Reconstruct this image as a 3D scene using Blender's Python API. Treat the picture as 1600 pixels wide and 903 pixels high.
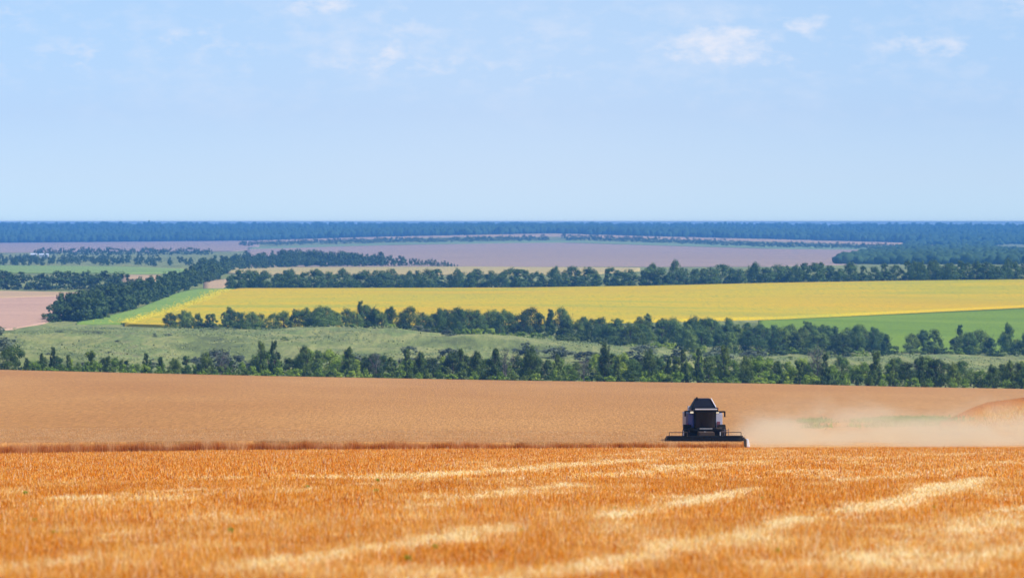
import bpy, bmesh, math, random
import numpy as np
from mathutils import Vector, Matrix
R = math.radians
C = bpy.context.scene.collection
S = bpy.context.scene
for o in list(bpy.data.objects):
    bpy.data.objects.remove(o, do_unlink=True)

# ------------------------------------------------------------------ camera, sky, sun, exposure
PW, PH, HZ = 1600.0, 903.0, 346.5          # photograph size, row of the eye level
LENS = 150.0
F = LENS / 36.0 * PW                        # focal length in photograph pixels
cam = bpy.data.cameras.new('camera'); cam.lens = LENS; cam.sensor_width = 36; cam.sensor_fit = 'HORIZONTAL'
cam.clip_start = 0.5; cam.clip_end = 60000
cam.shift_y = -(PH / 2 - HZ) / PW
cam.dof.use_dof = True; cam.dof.focus_distance = 330; cam.dof.aperture_fstop = 2.2
camo = bpy.data.objects.new('camera', cam); C.objects.link(camo)
camo.location = (0, 0, 0); camo.rotation_euler = (R(90), 0, 0)
S.camera = camo

SUN_EL, SUN_AZ = 50.0, 108.0                 # azimuth clockwise from the view direction (+Y)
# colour of the sky by height above the horizon (position in tenths of 8.6 degrees), divided by three
SKY_TINT = [(0.0, (.33, .47, .76)), (0.07, (.32, .42, .68)), (.17, (.293, .37, .605)), (.33, (.313, .375, .55)), (1.0, (.33, .34, .40))]
world = bpy.data.worlds.new('World'); S.world = world; world.use_nodes = True
wn = world.node_tree.nodes; wl = world.node_tree.links; wn.clear()
def WN(t, **k):
    n = wn.new(t)
    for a, b in k.items(): setattr(n, a, b)
    return n
def wmath(op, a, b=None, clamp=False):
    n = WN('ShaderNodeMath', operation=op); n.use_clamp = clamp
    for i, v in enumerate((a, b)):
        if v is None: continue
        if isinstance(v, (int, float)): n.inputs[i].default_value = v
        else: wl.new(v, n.inputs[i])
    return n.outputs[0]
sky = WN('ShaderNodeTexSky', sky_type='NISHITA'); sky.sun_disc = False
sky.sun_elevation = R(SUN_EL); sky.sun_rotation = R(SUN_AZ)
sky.altitude = 200; sky.air_density = 1.0; sky.dust_density = 0.3; sky.ozone_density = 4.0
tint = WN('ShaderNodeMix', data_type='RGBA', blend_type='MULTIPLY'); tint.inputs[0].default_value = 1
wl.new(sky.outputs[0], tint.inputs[6])
tc = WN('ShaderNodeTexCoord'); sp = WN('ShaderNodeSeparateXYZ'); wl.new(tc.outputs['Generated'], sp.inputs[0])
az = wmath('MULTIPLY', wmath('ARCTAN2', sp.outputs[0], sp.outputs[1]), F / 100)      # azimuth and elevation of the sky, in units of 0.86 degree
el = wmath('MULTIPLY', wmath('ARCSINE', sp.outputs[2]), F / 100)
tr = WN('ShaderNodeValToRGB'); wl.new(wmath('MULTIPLY', el, 1 / 10.), tr.inputs[0]); els = tr.color_ramp.elements
for _i, (p_, c_) in enumerate(SKY_TINT):
    e_ = els[_i] if _i < 2 else els.new(p_); e_.position = p_
for e_, (p_, c_) in zip(els, SKY_TINT): e_.color = (*c_, 1)
sc2 = WN('ShaderNodeVectorMath', operation='SCALE'); wl.new(tr.outputs[0], sc2.inputs[0]); sc2.inputs['Scale'].default_value = 3.0; wl.new(sc2.outputs[0], tint.inputs[7])
cmb = WN('ShaderNodeCombineXYZ'); wl.new(az, cmb.inputs[0]); wl.new(wmath('MULTIPLY', el, 1.9), cmb.inputs[1])
nz = WN('ShaderNodeTexNoise'); nz.inputs['Scale'].default_value = 2.0; nz.inputs['Detail'].default_value = 7; nz.inputs['Roughness'].default_value = 0.6
wl.new(cmb.outputs[0], nz.inputs['Vector'])
nz2 = WN('ShaderNodeTexNoise'); nz2.inputs['Scale'].default_value = 0.5; nz2.inputs['Detail'].default_value = 5
wl.new(cmb.outputs[0], nz2.inputs['Vector'])
total = None
CLOUDS = [(1135, 62, 42, 18, 1.25), (1085, 75, 55, 20, .62), (1205, 92, 70, 20, .45), (1258, 38, 36, 16, .75), (1422, 68, 40, 18, .5), (1490, 80, 34, 16, .45),
          (612, 80, 30, 15, .62), (560, 100, 60, 15, .45), (690, 104, 60, 12, .55), (830, 118, 60, 14, .35), (130, 88, 48, 18, .55), (310, 62, 60, 18, .38),
          (500, 6, 55, 16, .7), (630, 35, 50, 18, .4), (1595, 6, 34, 16, .8), (350, 110, 80, 30, .22), (5, 20, 30, 30, .4), (1130, 150, 90, 14, .2)]
for cx, cy, sx, sy, amp in CLOUDS:
    dx = wmath('MULTIPLY', wmath('SUBTRACT', az, (cx - 800) / 100), 100 / sx)
    dy = wmath('MULTIPLY', wmath('SUBTRACT', el, (HZ - cy) / 100), 100 / sy)
    g = wmath('MULTIPLY', wmath('EXPONENT', wmath('MULTIPLY', wmath('ADD', wmath('MULTIPLY', dx, dx), wmath('MULTIPLY', dy, dy)), -0.7)), amp)
    total = g if total is None else wmath('ADD', total, g)
puff = wmath('SUBTRACT', wmath('ADD', wmath('MULTIPLY', total, 0.95), wmath('MULTIPLY', nz.outputs[0], 2.6)), 1.58)
puff = wmath('MULTIPLY', wmath('MULTIPLY', puff, wmath('MINIMUM', wmath('MULTIPLY', total, 2.2), 1.0)), 0.75, clamp=True)
glow = wmath('MULTIPLY', wmath('EXPONENT', wmath('MULTIPLY', wmath('MULTIPLY', az, az), -0.05)), 0.16)
band = wmath('EXPONENT', wmath('MULTIPLY', wmath('POWER', wmath('SUBTRACT', el, 2.75), 2.0), -1.2))
wisp = wmath('MULTIPLY', wmath('MULTIPLY', wmath('SUBTRACT', wmath('ADD', wmath('MULTIPLY', nz2.outputs[0], .7), wmath('MULTIPLY', nz.outputs[0], .5)), 0.56), 2.0, clamp=True), wmath('MULTIPLY', band, .8))
veil = wmath('ADD', wisp, glow, clamp=True)
cov = wmath('ADD', puff, veil, clamp=True)
cm = WN('ShaderNodeMix', data_type='RGBA'); wl.new(cov, cm.inputs[0]); wl.new(tint.outputs[2], cm.inputs[6]); cm.inputs[7].default_value = (7.6, 8.2, 9.6, 1)
bg = WN('ShaderNodeBackground'); bg.inputs[1].default_value = 0.10
wl.new(cm.outputs[2], bg.inputs[0]); out = WN('ShaderNodeOutputWorld'); wl.new(bg.outputs[0], out.inputs[0])

sl = bpy.data.lights.new('sun', 'SUN'); sl.energy = 4.7; sl.angle = R(0.5); sl.color = (1.0, 0.955, 0.88)
so = bpy.data.objects.new('sun', sl); C.objects.link(so)
sd = Vector((math.sin(R(SUN_AZ)) * math.cos(R(SUN_EL)), math.cos(R(SUN_AZ)) * math.cos(R(SUN_EL)), math.sin(R(SUN_EL))))
so.rotation_euler = sd.to_track_quat('Z', 'Y').to_euler()
S.view_settings.view_transform = 'Standard'; S.view_settings.look = 'None'; S.view_settings.exposure = 0.0; S.view_settings.gamma = 1
S.view_settings.use_curve_mapping = False
S.render.engine = 'CYCLES'
S.cycles.use_denoising = True
S.cycles.max_bounces = 5; S.cycles.diffuse_bounces = 2; S.cycles.volume_bounces = 2; S.cycles.transmission_bounces = 3
S.cycles.volume_max_steps = 128
HAZE = dict(density=1.03e-4, color=(0.115, 0.40, 1.0))

# ------------------------------------------------------------------ helpers
def tag(o, label=None, cat=None, group=None, kind=None):
    if label: o['label'] = label
    if cat: o['category'] = cat
    if group: o['group'] = group
    if kind: o['kind'] = kind
    return o
def npmesh(name, V, Fc, mat=None, smooth=False, attr=None):
    V = np.asarray(V, dtype=np.float32); Fc = np.asarray(Fc, dtype=np.int32)
    me = bpy.data.meshes.new(name); k = Fc.shape[1]
    me.vertices.add(len(V)); me.vertices.foreach_set('co', V.ravel())
    me.loops.add(Fc.size); me.loops.foreach_set('vertex_index', Fc.ravel())
    me.polygons.add(len(Fc)); me.polygons.foreach_set('loop_start', np.arange(0, Fc.size, k, dtype=np.int32))
    if smooth: me.polygons.foreach_set('use_smooth', np.ones(len(Fc), dtype=bool))
    if attr:
        for an, av in attr.items():
            a = me.attributes.new(an, 'FLOAT', 'POINT'); a.data.foreach_set('value', np.asarray(av, dtype=np.float32))
    if mat: me.materials.append(mat)
    me.update(calc_edges=True); me.validate()
    return me
def link(name, me, parent=None):
    o = bpy.data.objects.new(name, me); C.objects.link(o)
    if parent: o.parent = parent
    return o

class M:
    """small node-material builder"""
    def __init__(s, name):
        s.m = bpy.data.materials.new(name); s.m.use_nodes = True; s.n = s.m.node_tree.nodes; s.l = s.m.node_tree.links; s.n.clear()
        s.out = s.n.new('ShaderNodeOutputMaterial'); s.pos = None
    def N(s, t, **k):
        x = s.n.new(t)
        for a, b in k.items(): setattr(x, a, b)
        return x
    def P(s, sx=1, sy=1, sz=1):
        g = s.N('ShaderNodeNewGeometry'); mp = s.N('ShaderNodeMapping'); s.l.new(g.outputs['Position'], mp.inputs[0]); mp.inputs['Scale'].default_value = (sx, sy, sz)
        return mp.outputs[0]
    def noise(s, scale, detail=4, rough=.55, vec=None):
        x = s.N('ShaderNodeTexNoise'); x.inputs['Scale'].default_value = scale; x.inputs['Detail'].default_value = detail; x.inputs['Roughness'].default_value = rough
        if vec is not None: s.l.new(vec, x.inputs['Vector'])
        return x.outputs[0]
    def math(s, op, a, b=None, clamp=False):
        x = s.N('ShaderNodeMath', operation=op); x.use_clamp = clamp
        for i, v in enumerate((a, b)):
            if v is None: continue
            if isinstance(v, (int, float)): x.inputs[i].default_value = v
            else: s.l.new(v, x.inputs[i])
        return x.outputs[0]
    def ramp(s, fac, stops):
        x = s.N('ShaderNodeValToRGB'); s.l.new(fac, x.inputs[0]); e = x.color_ramp.elements
        while len(e) < len(stops): e.new(0.5)
        for i, (p, c) in enumerate(stops): e[i].position = p; e[i].color = (*c, 1)
        return x.outputs[0]
    def mix(s, fac, a, b, mode='MIX'):
        x = s.N('ShaderNodeMix', data_type='RGBA', blend_type=mode)
        for i, v in ((0, fac), (6, a), (7, b)):
            if isinstance(v, (int, float)): x.inputs[i].default_value = v
            elif isinstance(v, tuple): x.inputs[i].default_value = (*v, 1)
            else: s.l.new(v, x.inputs[i])
        return x.outputs[2]
    def surf(s, col, rough=.8, metal=0, spec=.3, bump=None, bstr=.5, bdist=.1, trans=0):
        b = s.N('ShaderNodeBsdfPrincipled'); b.inputs['Roughness'].default_value = rough; b.inputs['Metallic'].default_value = metal
        b.inputs['Specular IOR Level'].default_value = spec
        if isinstance(col, tuple): b.inputs['Base Color'].default_value = (*col, 1)
        else: s.l.new(col, b.inputs['Base Color'])
        if bump is not None:
            bp = s.N('ShaderNodeBump'); bp.inputs['Strength'].default_value = bstr; bp.inputs['Distance'].default_value = bdist
            s.l.new(bump, bp.inputs['Height']); s.l.new(bp.outputs[0], b.inputs['Normal'])
        if trans:
            t = s.N('ShaderNodeBsdfTranslucent'); mx = s.N('ShaderNodeMixShader'); mx.inputs[0].default_value = trans
            if isinstance(col, tuple): t.inputs[0].default_value = (*col, 1)
            else: s.l.new(col, t.inputs[0])
            s.l.new(b.outputs[0], mx.inputs[1]); s.l.new(t.outputs[0], mx.inputs[2]); s.l.new(mx.outputs[0], s.out.inputs[0])
        else: s.l.new(b.outputs[0], s.out.inputs[0])
        return s.m

# ------------------------------------------------------------------ terrain
UN = np.array([-800, 0, 400, 800, 1200, 1600, 2400.])
# distance, photo row of the ground there, for the columns above
TB = [(60,   [903, 903, 903, 903, 903, 903, 903]),
      (300,  [715, 711, 705.5, 703.5, 702.5, 702, 701]),
      (322,  [707, 705.5, 702.5, 701.8, 701.5, 700, 698]),
      (950,  [574, 583, 591.5, 597.5, 602, 609, 620]),
      (1050, [562, 572, 579, 586, 590, 597, 608]),
      (1450, [512, 515, 519, 529, 552, 556, 560]),
      (1560, [505, 508, 512, 512, 530, 547, 555]),
      (2200, [455, 456, 453, 452, 444.5, 439, 432]),
      (2700, [433, 434, 434, 432, 430, 426, 420]),
      (3000, [426, 427, 427, 424, 424, 420, 414]),
      (3600, [415, 416, 418, 417.5, 417, 414, 408]),
      (6300, [394, 393, 388, 379, 386, 391, 395]),
      (7400, [385, 384, 380, 371, 378, 384, 390]),
      (8600, [379, 379.5, 376, 366, 373, 380, 386]),
      (13000, [353.2, 353.5, 354, 354.5, 354.8, 355.5, 356]),
      (16000, [355, 355, 355.5, 356, 356.5, 357, 357.5])]
TY = np.array([0.] + [t[0] for t in TB])
TZ = np.array([[-1.8] * 7] + [[-(r - HZ) * t[0] / F for r in t[1]] for t in TB])
def hermite_u(u):
    u = np.clip(u, UN[0], UN[-1]); i = np.clip(np.searchsorted(UN, u) - 1, 0, 5)
    Wt = np.zeros((len(u), 7)); h = UN[i + 1] - UN[i]; t = (u - UN[i]) / h
    h00 = 2*t**3 - 3*t**2 + 1; h10 = t**3 - 2*t**2 + t; h01 = 1 - h00; h11 = t**3 - t**2
    a = np.arange(len(u)); Wt[a, i] += h00; Wt[a, i + 1] += h01
    for hh, k in ((h10, i), (h11, i + 1)):
        lo = np.maximum(k - 1, 0); hi = np.minimum(k + 1, 6); s = hh * h / (UN[hi] - UN[lo])
        Wt[a, hi] += s; Wt[a, lo] -= s
    return Wt
MOUNDS = [(500, 527, 46, 50, 2.3), (600, 533, 30, 40, 1.6), (790, 540, 26, 40, 2.6), (180, 535, 50, 60, 2.2), (60, 560, 40, 40, 1.6), (320, 560, 35, 40, -2.0), (1250, 578, 50, 25, 1.2)]
def base_z(X, Y):
    X = np.atleast_1d(np.asarray(X, float)); Y = np.atleast_1d(np.asarray(Y, float))
    u = 800 + X / np.maximum(Y, 30) * F
    W = hermite_u(u); j = np.clip(np.searchsorted(TY, Y) - 1, 0, len(TY) - 2)
    t = (Y - TY[j]) / (TY[j + 1] - TY[j])
    z0 = (W * TZ[j]).sum(1); z1 = (W * TZ[j + 1]).sum(1)
    return z0 + (z1 - z0) * t
def unproject(u, y):
    """the ground point seen at photo column u, row y (bare ground)"""
    u = np.atleast_1d(np.asarray(u, float)); y = np.atleast_1d(np.asarray(y, float)); u, y = np.broadcast_arrays(u, y)
    lo = np.full(u.shape, 40.); hi = np.full(u.shape, 15900.)
    for _ in range(42):
        mid = (lo + hi) / 2; row = HZ - base_z((u - 800) / F * mid, mid) / mid * F
        far = row < y; hi = np.where(far, mid, hi); lo = np.where(far, lo, mid)
    Y = (lo + hi) / 2
    return (u - 800) / F * Y, Y
MW = []
for mu, my, sx, sy, a in MOUNDS:
    x, y = unproject(mu, my); MW.append((x[0], y[0], sx, sy, a))
def ground(X, Y):
    X = np.atleast_1d(np.asarray(X, float)); Y = np.atleast_1d(np.asarray(Y, float))
    z = base_z(X, Y)
    for mx, my, sx, sy, a in MW: z = z + a * np.exp(-((X - mx) / sx) ** 2 - ((Y - my) / sy) ** 2)
    m = np.clip((Y - 1040) / 80, 0, 1) * np.clip((1500 - Y) / 80, 0, 1)
    z = z + m * (0.55 * np.sin(X / 13.7 + Y / 41) * np.sin(Y / 23 + 1.3) + 0.4 * np.sin(X / 6.1 - Y / 17) + .35 * np.sin(X / 3.3 + 1.7 * np.sin(Y / 9)))
    return z
def grid_faces(nr, nc):
    a = np.arange(nr * nc).reshape(nr, nc)
    return np.stack([a[:-1, :-1].ravel(), a[:-1, 1:].ravel(), a[1:, 1:].ravel(), a[1:, :-1].ravel()], 1)

def field_mat(name, stops, sx, sy, scale, fine=None, rough=.9, bstr=.4, bdist=.3, fine_amp=.25, warp=None, finex=1., finey=1.):
    b = M(name); v = b.P(sx, sy, 1); n1 = b.noise(scale, 5, .6, v)
    col = b.ramp(n1, stops); bump = None
    if fine:
        n2 = b.noise(fine, 3, .7, b.P(finex, finey, 1)); bump = n2
        k = b.ramp(n2, [(.25, (1 - fine_amp,) * 3), (.75, (1 + fine_amp,) * 3)])
        col = b.mix(1.0, col, k, 'MULTIPLY')
    return b.surf(col, rough=rough, spec=.1, bump=bump, bstr=bstr, bdist=bdist)

meadow = M('meadow_grass')
nA = meadow.noise(.03, 6, .65, meadow.P(1, .30, 1)); nB = meadow.noise(.5, 4, .7, meadow.P(1, .08, 1))
ca = meadow.ramp(nA, [(.32, (.13, .15, .06)), (.44, (.22, .26, .08)), (.53, (.34, .34, .12)), (.60, (.21, .27, .085)), (.68, (.27, .25, .11))])
cb = meadow.ramp(nB, [(.3, (.62, .66, .72)), (.55, (1, 1, 1)), (.75, (1.22, 1.18, 1.1))])
M_MEADOW = meadow.surf(meadow.mix(1, ca, cb, 'MULTIPLY'), rough=.95, spec=.05, bump=nB, bstr=.6, bdist=.5)

t_ = np.linspace(-.55, .55, 221)
Yr = np.unique(np.concatenate([np.linspace(-60, 60, 25), np.geomspace(60, 1000, 70), np.linspace(1000, 1600, 90), np.geomspace(1600, 16000, 120), TY]))
TT, YY = np.meshgrid(t_, Yr); XX = TT * (YY + 160)
ZZ = ground(XX.ravel(), YY.ravel()) - 0.02
terrain = link('ground', npmesh('ground', np.stack([XX.ravel(), YY.ravel(), ZZ], 1), grid_faces(*TT.shape), M_MEADOW, True))
tag(terrain, 'rolling green grassland running back to the horizon', kind='structure')

def curve(pts, u): p = np.array(pts, float); return np.interp(u, p[:, 0], p[:, 1])
def sheet(name, top, bot, h, mat, label, du=8, nr=14, u0=None, u1=None, rough=0.0):
    """a crop or field surface between two boundary lines, standing h metres high with an edge all round"""
    a = max(top[0][0], bot[0][0]) if u0 is None else u0; b = min(top[-1][0], bot[-1][0]) if u1 is None else u1
    n = max(4, int((b - a) / du)); u = np.linspace(a, b, n)
    yt = curve(top, u); yb = np.maximum(curve(bot, u), yt + .05)
    _, Yt = unproject(u, yt); _, Yb = unproject(u, yb)
    f = np.linspace(0, 1, nr)[:, None]; Yg = Yb[None] * (Yt / Yb)[None] ** f; Xg = (u - 800)[None] / F * Yg
    Z = ground(Xg.ravel(), Yg.ravel()).reshape(Yg.shape)
    h = h(u)[None] * np.ones((nr + 2, 1)) if callable(h) else np.full((nr + 2, n), float(h))
    ring = lambda A: np.vstack([A[:1], A, A[-1:]]); Xr, Yq = ring(Xg), ring(Yg); Zr = ring(Z) + h
    Zr[0] -= h[0] + .3; Zr[-1] -= h[0] + .3
    addc = lambda A: np.hstack([A[:, :1], A, A[:, -1:]]); Xr, Yq, Zr = addc(Xr), addc(Yq), addc(Zr); Zr[:, 0] = Zr[:, 1] - h[0, 0] - .3; Zr[:, -1] = Zr[:, -2] - h[0, -1] - .3
    Zr[0, 0] = Zr[0, 1]; Zr[0, -1] = Zr[0, -2]; Zr[-1, 0] = Zr[-1, 1]; Zr[-1, -1] = Zr[-1, -2]
    o = link(name, npmesh(name, np.stack([Xr.ravel(), Yq.ravel(), Zr.ravel()], 1), grid_faces(*Xr.shape), mat))
    return tag(o, label, kind='structure')

# field materials (base colours of the crops and soils themselves)
m_wheat = field_mat('ripe_wheat', [(.3, (.47, .215, .062)), (.5, (.52, .25, .076)), (.7, (.57, .285, .092))], 1.0, .22, .02, fine=1.6, fine_amp=.34, finex=2.6, finey=.11, bdist=.25, bstr=.6)
m_sun = M('sunflower_crop')
n1 = m_sun.noise(.02, 5, .6, m_sun.P(.35, 1, 1)); n2 = m_sun.noise(.9, 3, .75, m_sun.P(1, .06, 1)); n3 = m_sun.noise(.006, 3, .5, m_sun.P(1, 1, 1))
c1 = m_sun.ramp(n1, [(.32, (.46, .43, .03)), (.5, (.64, .48, .015)), (.68, (.74, .47, .005))])
c2 = m_sun.mix(m_sun.math('MULTIPLY', m_sun.math('SUBTRACT', n2, .50), 3.2, True), c1, (.24, .31, .05))
c3 = m_sun.mix(m_sun.math('MULTIPLY', m_sun.math('SUBTRACT', n3, .42), 2.0, True), c2, (.72, .42, .01))
m_sun = m_sun.surf(c3, rough=.9, spec=.1, bump=n2, bstr=.3, bdist=.5)
m_green = field_mat('young_green_crop', [(.3, (.16, .26, .02)), (.6, (.21, .31, .025)), (.75, (.25, .34, .03))], .5, 2, .02, fine=.8, fine_amp=.15, finey=.3)
m_lgreen = field_mat('light_green_crop', [(.3, (.22, .33, .07)), (.7, (.28, .38, .10))], .3, 2, .01, fine=.4, fine_amp=.12)
m_strip = field_mat('pale_green_crop', [(.3, (.20, .33, .05)), (.6, (.26, .38, .07)), (.75, (.32, .42, .07))], .5, 2, .02, fine=.8, fine_amp=.15, finey=.3)
m_pink = field_mat('pinkish_bare_soil', [(.3, (.52, .31, .21)), (.5, (.60, .37, .25)), (.7, (.68, .43, .28))], .25, 2, .012, fine=.5, fine_amp=.1, finey=.3)
m_tan = field_mat('dry_tan_soil', [(.3, (.52, .35, .19)), (.7, (.62, .42, .22))], .5, 2, .02, fine=.5, fine_amp=.12)
m_purple = field_mat('distant_fallow_soil', [(.3, (.38, .27, .21)), (.5, (.42, .30, .23)), (.7, (.46, .33, .25))], .2, 2, .008, fine=.3, fine_amp=.06, finey=.2)
m_ytan = field_mat('yellowing_crop', [(.35, (.42, .38, .10)), (.65, (.62, .45, .20))], .3, 3, .01, fine=.4, fine_amp=.12)
m_teal = field_mat('distant_grass_margin', [(.3, (.20, .30, .12)), (.7, (.28, .36, .16))], .3, 2, .01)

WT = [(-600, 576), (0, 583.5), (400, 592), (800, 598), (1200, 602.5), (1600, 609.5), (2300, 619)]
WB = [(-600, 714), (0, 711), (200, 707.5), (400, 705), (800, 703), (1162, 702.2)]
CUT = [(1163, 690), (1190, 676), (1265, 668), (1400, 666), (1465, 665), (1490, 656), (1515, 643), (1542, 632), (1600, 624), (1700, 621), (1900, 619.5)]
WH = lambda u: np.interp(u, [0, 400, 800, 1163, 1420], [.85, .74, .54, .50, .30])
sheet('wheat_field', WT, [p for p in WB if p[0] < 1163] + [(1164, CUT[0][1])] + CUT[1:], WH, m_wheat, 'pale brown ripe wheat standing across the whole slope behind the stubble', nr=70, du=4)
sheet('field_strip', [(-900, 414), (0, 415.5), (200, 417.5), (288, 421)], [(-900, 426), (0, 427), (200, 428), (288, 427)], .5, m_lgreen, 'light green crop strip at far left')
sheet('field_strip', [(190, 430), (250, 430)], [(190, 441), (250, 439)], .2, m_tan, 'small tan soil patch beside the diagonal wood')
sheet('soil_field', [(-900, 455.5), (0, 456), (165, 459)], [(-900, 522), (0, 517), (70, 506), (165, 461)], .1, m_pink, 'pinkish bare soil field at left edge', nr=20)
sheet('soil_field', [(-900, 454), (0, 455), (165, 458)], [(-900, 465), (0, 466), (165, 460)], .25, m_tan, 'tan strip along the top of the pinkish field')
sheet('crop_strip', [(120, 505.5), (141, 503), (215, 484), (280, 458), (305, 453), (372, 452.5)], [(120, 507), (205, 507.5), (266, 491), (321, 472), (350, 459), (372, 453.8)], .7, m_strip, 'green strip between the diagonal wood and the sunflowers')
sheet('sunflower_field', [(195, 508), (205, 506), (266, 490), (321, 471), (350, 458), (372, 453), (800, 452.2), (1000, 449.5), (1200, 444.8), (1400, 441.5), (1600, 439.3), (2300, 432)],
      [(195, 510), (260, 512), (430, 513), (800, 509), (1225, 499), (1600, 481), (2300, 455)], 1.0, m_sun, 'bright yellow sunflower field across the middle', nr=40)
sheet('green_field', [(1185, 500.6), (1225, 499.2), (1600, 481.2), (2300, 455.2)], [(1185, 528), (1225, 532), (1260, 536), (1400, 550), (1600, 553), (2300, 556)], .12, m_green, 'bright green crop wedge below the sunflowers at right', nr=24)
sheet('dirt_track', [(318, 440), (340, 437), (358, 436)], [(318, 452), (345, 453), (358, 444)], .1, m_tan, 'pale dirt track rising past the end of the wood')
sheet('yellow_strip', [(355, 419.5), (420, 418.5), (700, 417.5), (1000, 419.5)], [(355, 428), (420, 431), (900, 431), (1000, 424)], .6, m_ytan, 'yellowing strip just beyond the shelterbelt')
sheet('fallow_field', [(385, 387.5), (400, 386.5), (600, 381), (800, 377.3), (880, 377), (1000, 379), (1200, 385), (1400, 389), (1500, 392)],
      [(385, 417), (700, 417.3), (1200, 417), (1330, 414), (1500, 394)], .2, m_purple, 'wide mauve grey fallow field in the distance', nr=20)
sheet('grass_margin', [(388, 387), (600, 380), (800, 376.3), (880, 376), (1200, 384), (1400, 388)], [(388, 389.5), (600, 383.5), (800, 380), (880, 379.5), (1200, 389), (1400, 391)], .5, m_teal, 'thin green margin along the top of the fallow field')
sheet('fallow_field', [(-900, 379.5), (0, 379.5), (370, 376.5), (405, 376.5)], [(-900, 396), (0, 395), (370, 393), (405, 389)], .2, m_purple, 'mauve strip under the forest at far left')
sheet('soil_strip', [(400, 376), (560, 371), (700, 367.5), (860, 365), (1000, 369), (1200, 373.5), (1410, 379)], [(400, 379), (700, 371), (860, 370), (1000, 373), (1200, 378), (1410, 384)], .2, m_tan, 'pale strip beneath the horizon forest')

# ------------------------------------------------------------------ stubble ground in front
def polyw(pts):
    p = np.array(pts, float); x, y = unproject(p[:, 0], p[:, 1]); return np.stack([x, y], 1)
WIND = [([(850, 910), (1000, 880), (1130, 849), (1268, 818)], .55, 1.0), ([(960, 818), (1080, 791), (1185, 769)], .5, .9), ([(1335, 808), (1430, 782), (1540, 752)], .75, 1.0),
        ([(1400, 800), (1450, 775), (1500, 762)], .5, .7), ([(340, 905), (520, 876), (660, 860), (805, 829)], .6, .75), ([(600, 752), (740, 742), (880, 731), (1000, 722)], 1.3, .85),
        ([(930, 748), (1090, 731), (1200, 722)], 1.0, .6), ([(1400, 742), (1485, 738)], .8, .6), ([(1210, 742), (1295, 737)], .8, .7), ([(225, 776), (320, 770)], .7, .8),
        ([(1330, 905), (1450, 862), (1620, 800)], 1.0, .7), ([(620, 802), (760, 780), (900, 760)], .6, .55), ([(0, 905), (150, 880), (320, 855)], .6, .4), ([(0, 790), (200, 778), (420, 765)], .8, .4),
        ([(1250, 765), (1420, 745), (1600, 722)], .8, .4), ([(1480, 905), (1640, 850)], .6, .8), ([(100, 850), (260, 835), (420, 815)], .5, .35), ([(1250, 722), (1600, 708)], 1.2, .35)]
WINDW = [(polyw(p), w, a) for p, w, a in WIND]
def vnoise(x, y, seed=0):
    """smooth value noise"""
    xi = np.floor(x).astype(np.int64); yi = np.floor(y).astype(np.int64); fx = x - xi; fy = y - yi; fx = fx*fx*(3-2*fx); fy = fy*fy*(3-2*fy)
    def h(a, b):
        n = (a * 374761393 + b * 668265263 + seed * 974711) & 0xffffffff; n = ((n ^ (n >> 13)) * 1274126177) & 0xffffffff
        return ((n ^ (n >> 16)) & 0xffff) / 65535.
    return (h(xi, yi)*(1-fx) + h(xi+1, yi)*fx)*(1-fy) + (h(xi, yi+1)*(1-fx) + h(xi+1, yi+1)*fx)*fy
def fbm(x, y, seed=0):
    return (vnoise(x, y, seed) * .5 + vnoise(x*2.1, y*2.1, seed+1) * .3 + vnoise(x*4.3, y*4.3, seed+2) * .2)
TRACK = polyw([(-300, 775), (0, 763), (400, 745), (620, 733), (790, 718), (1000, 709)])
def seg_dist(X, Y, P):
    d = np.full(X.shape, 1e9); 
    for a, b in zip(P[:-1], P[1:]):
        ab = b - a; t = np.clip(((X - a[0]) * ab[0] + (Y - a[1]) * ab[1]) / (ab @ ab), 0, 1)
        d = np.minimum(d, np.hypot(X - a[0] - t * ab[0], Y - a[1] - t * ab[1]))
    return d
def straw_mask(X, Y):
    wob = (fbm(X * .5, Y * .12, 5) - .5) * 1.2
    m = np.zeros(X.shape)
    for P, w, a in WINDW:
        m = np.maximum(m, a * np.exp(-(seg_dist(X + wob, Y, P) / w) ** 2))
    n = fbm(X * .45, Y * .12, 9)
    m = m * (.15 + 1.3 * fbm(X * 1.4, Y * .45, 3)) + np.clip(n - .50, 0, 1) * 1.6 + np.clip(fbm(X * 1.1, Y * .35, 13) - .60, 0, 1) * 1.8
    # the strip beside the wheat is cut short: less loose straw
    xt = np.interp(Y, TRACK[:, 1], TRACK[:, 0]); near = (X < xt - .2) & (Y > TRACK[0, 1])
    m = np.where(near & (Y > 110), m * .25, m + .04)
    return np.clip(m, 0, 1)
def edge_Y(X):
    """distance of the stubble's far edge, as a function of column"""
    u = np.linspace(-600, 2300, 400); y = np.where(u < 1162, curve(WB, u), 702.0 - (u - 1162) * .002); x, Y = unproject(u, y)
    return np.interp(X, x, Y)
stub = M('stubble_ground')
at = stub.N('ShaderNodeAttribute', attribute_name='straw'); g1 = stub.noise(.9, 5, .7, stub.P(1, .25, 1)); g2 = stub.noise(9, 3, .7, stub.P(1, .5, 1)); g3 = stub.noise(.10, 4, .6, stub.P(1, .4, 1))
cS = stub.ramp(g1, [(.3, (.62, .19, .006)), (.5, (.84, .31, .012)), (.7, (.92, .46, .05))])
cS = stub.mix(stub.math('MULTIPLY', stub.math('SUBTRACT', g3, .45), 1.4, True), cS, (.90, .31, .01))
cS = stub.mix(stub.math('MULTIPLY', at.outputs['Fac'], .85), cS, (.90, .62, .28))
cS = stub.mix(1, cS, stub.ramp(g2, [(.3, (.55, .5, .45)), (.6, (1.2, 1.15, 1.1))]), 'MULTIPLY')
M_STUB = stub.surf(cS, rough=.95, spec=.05, bump=g2, bstr=.6, bdist=.06)
tt = np.linspace(-.42, .42, 620); fr = np.concatenate([np.linspace(-40, 50, 20), np.geomspace(52, 290, 330)])
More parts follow.
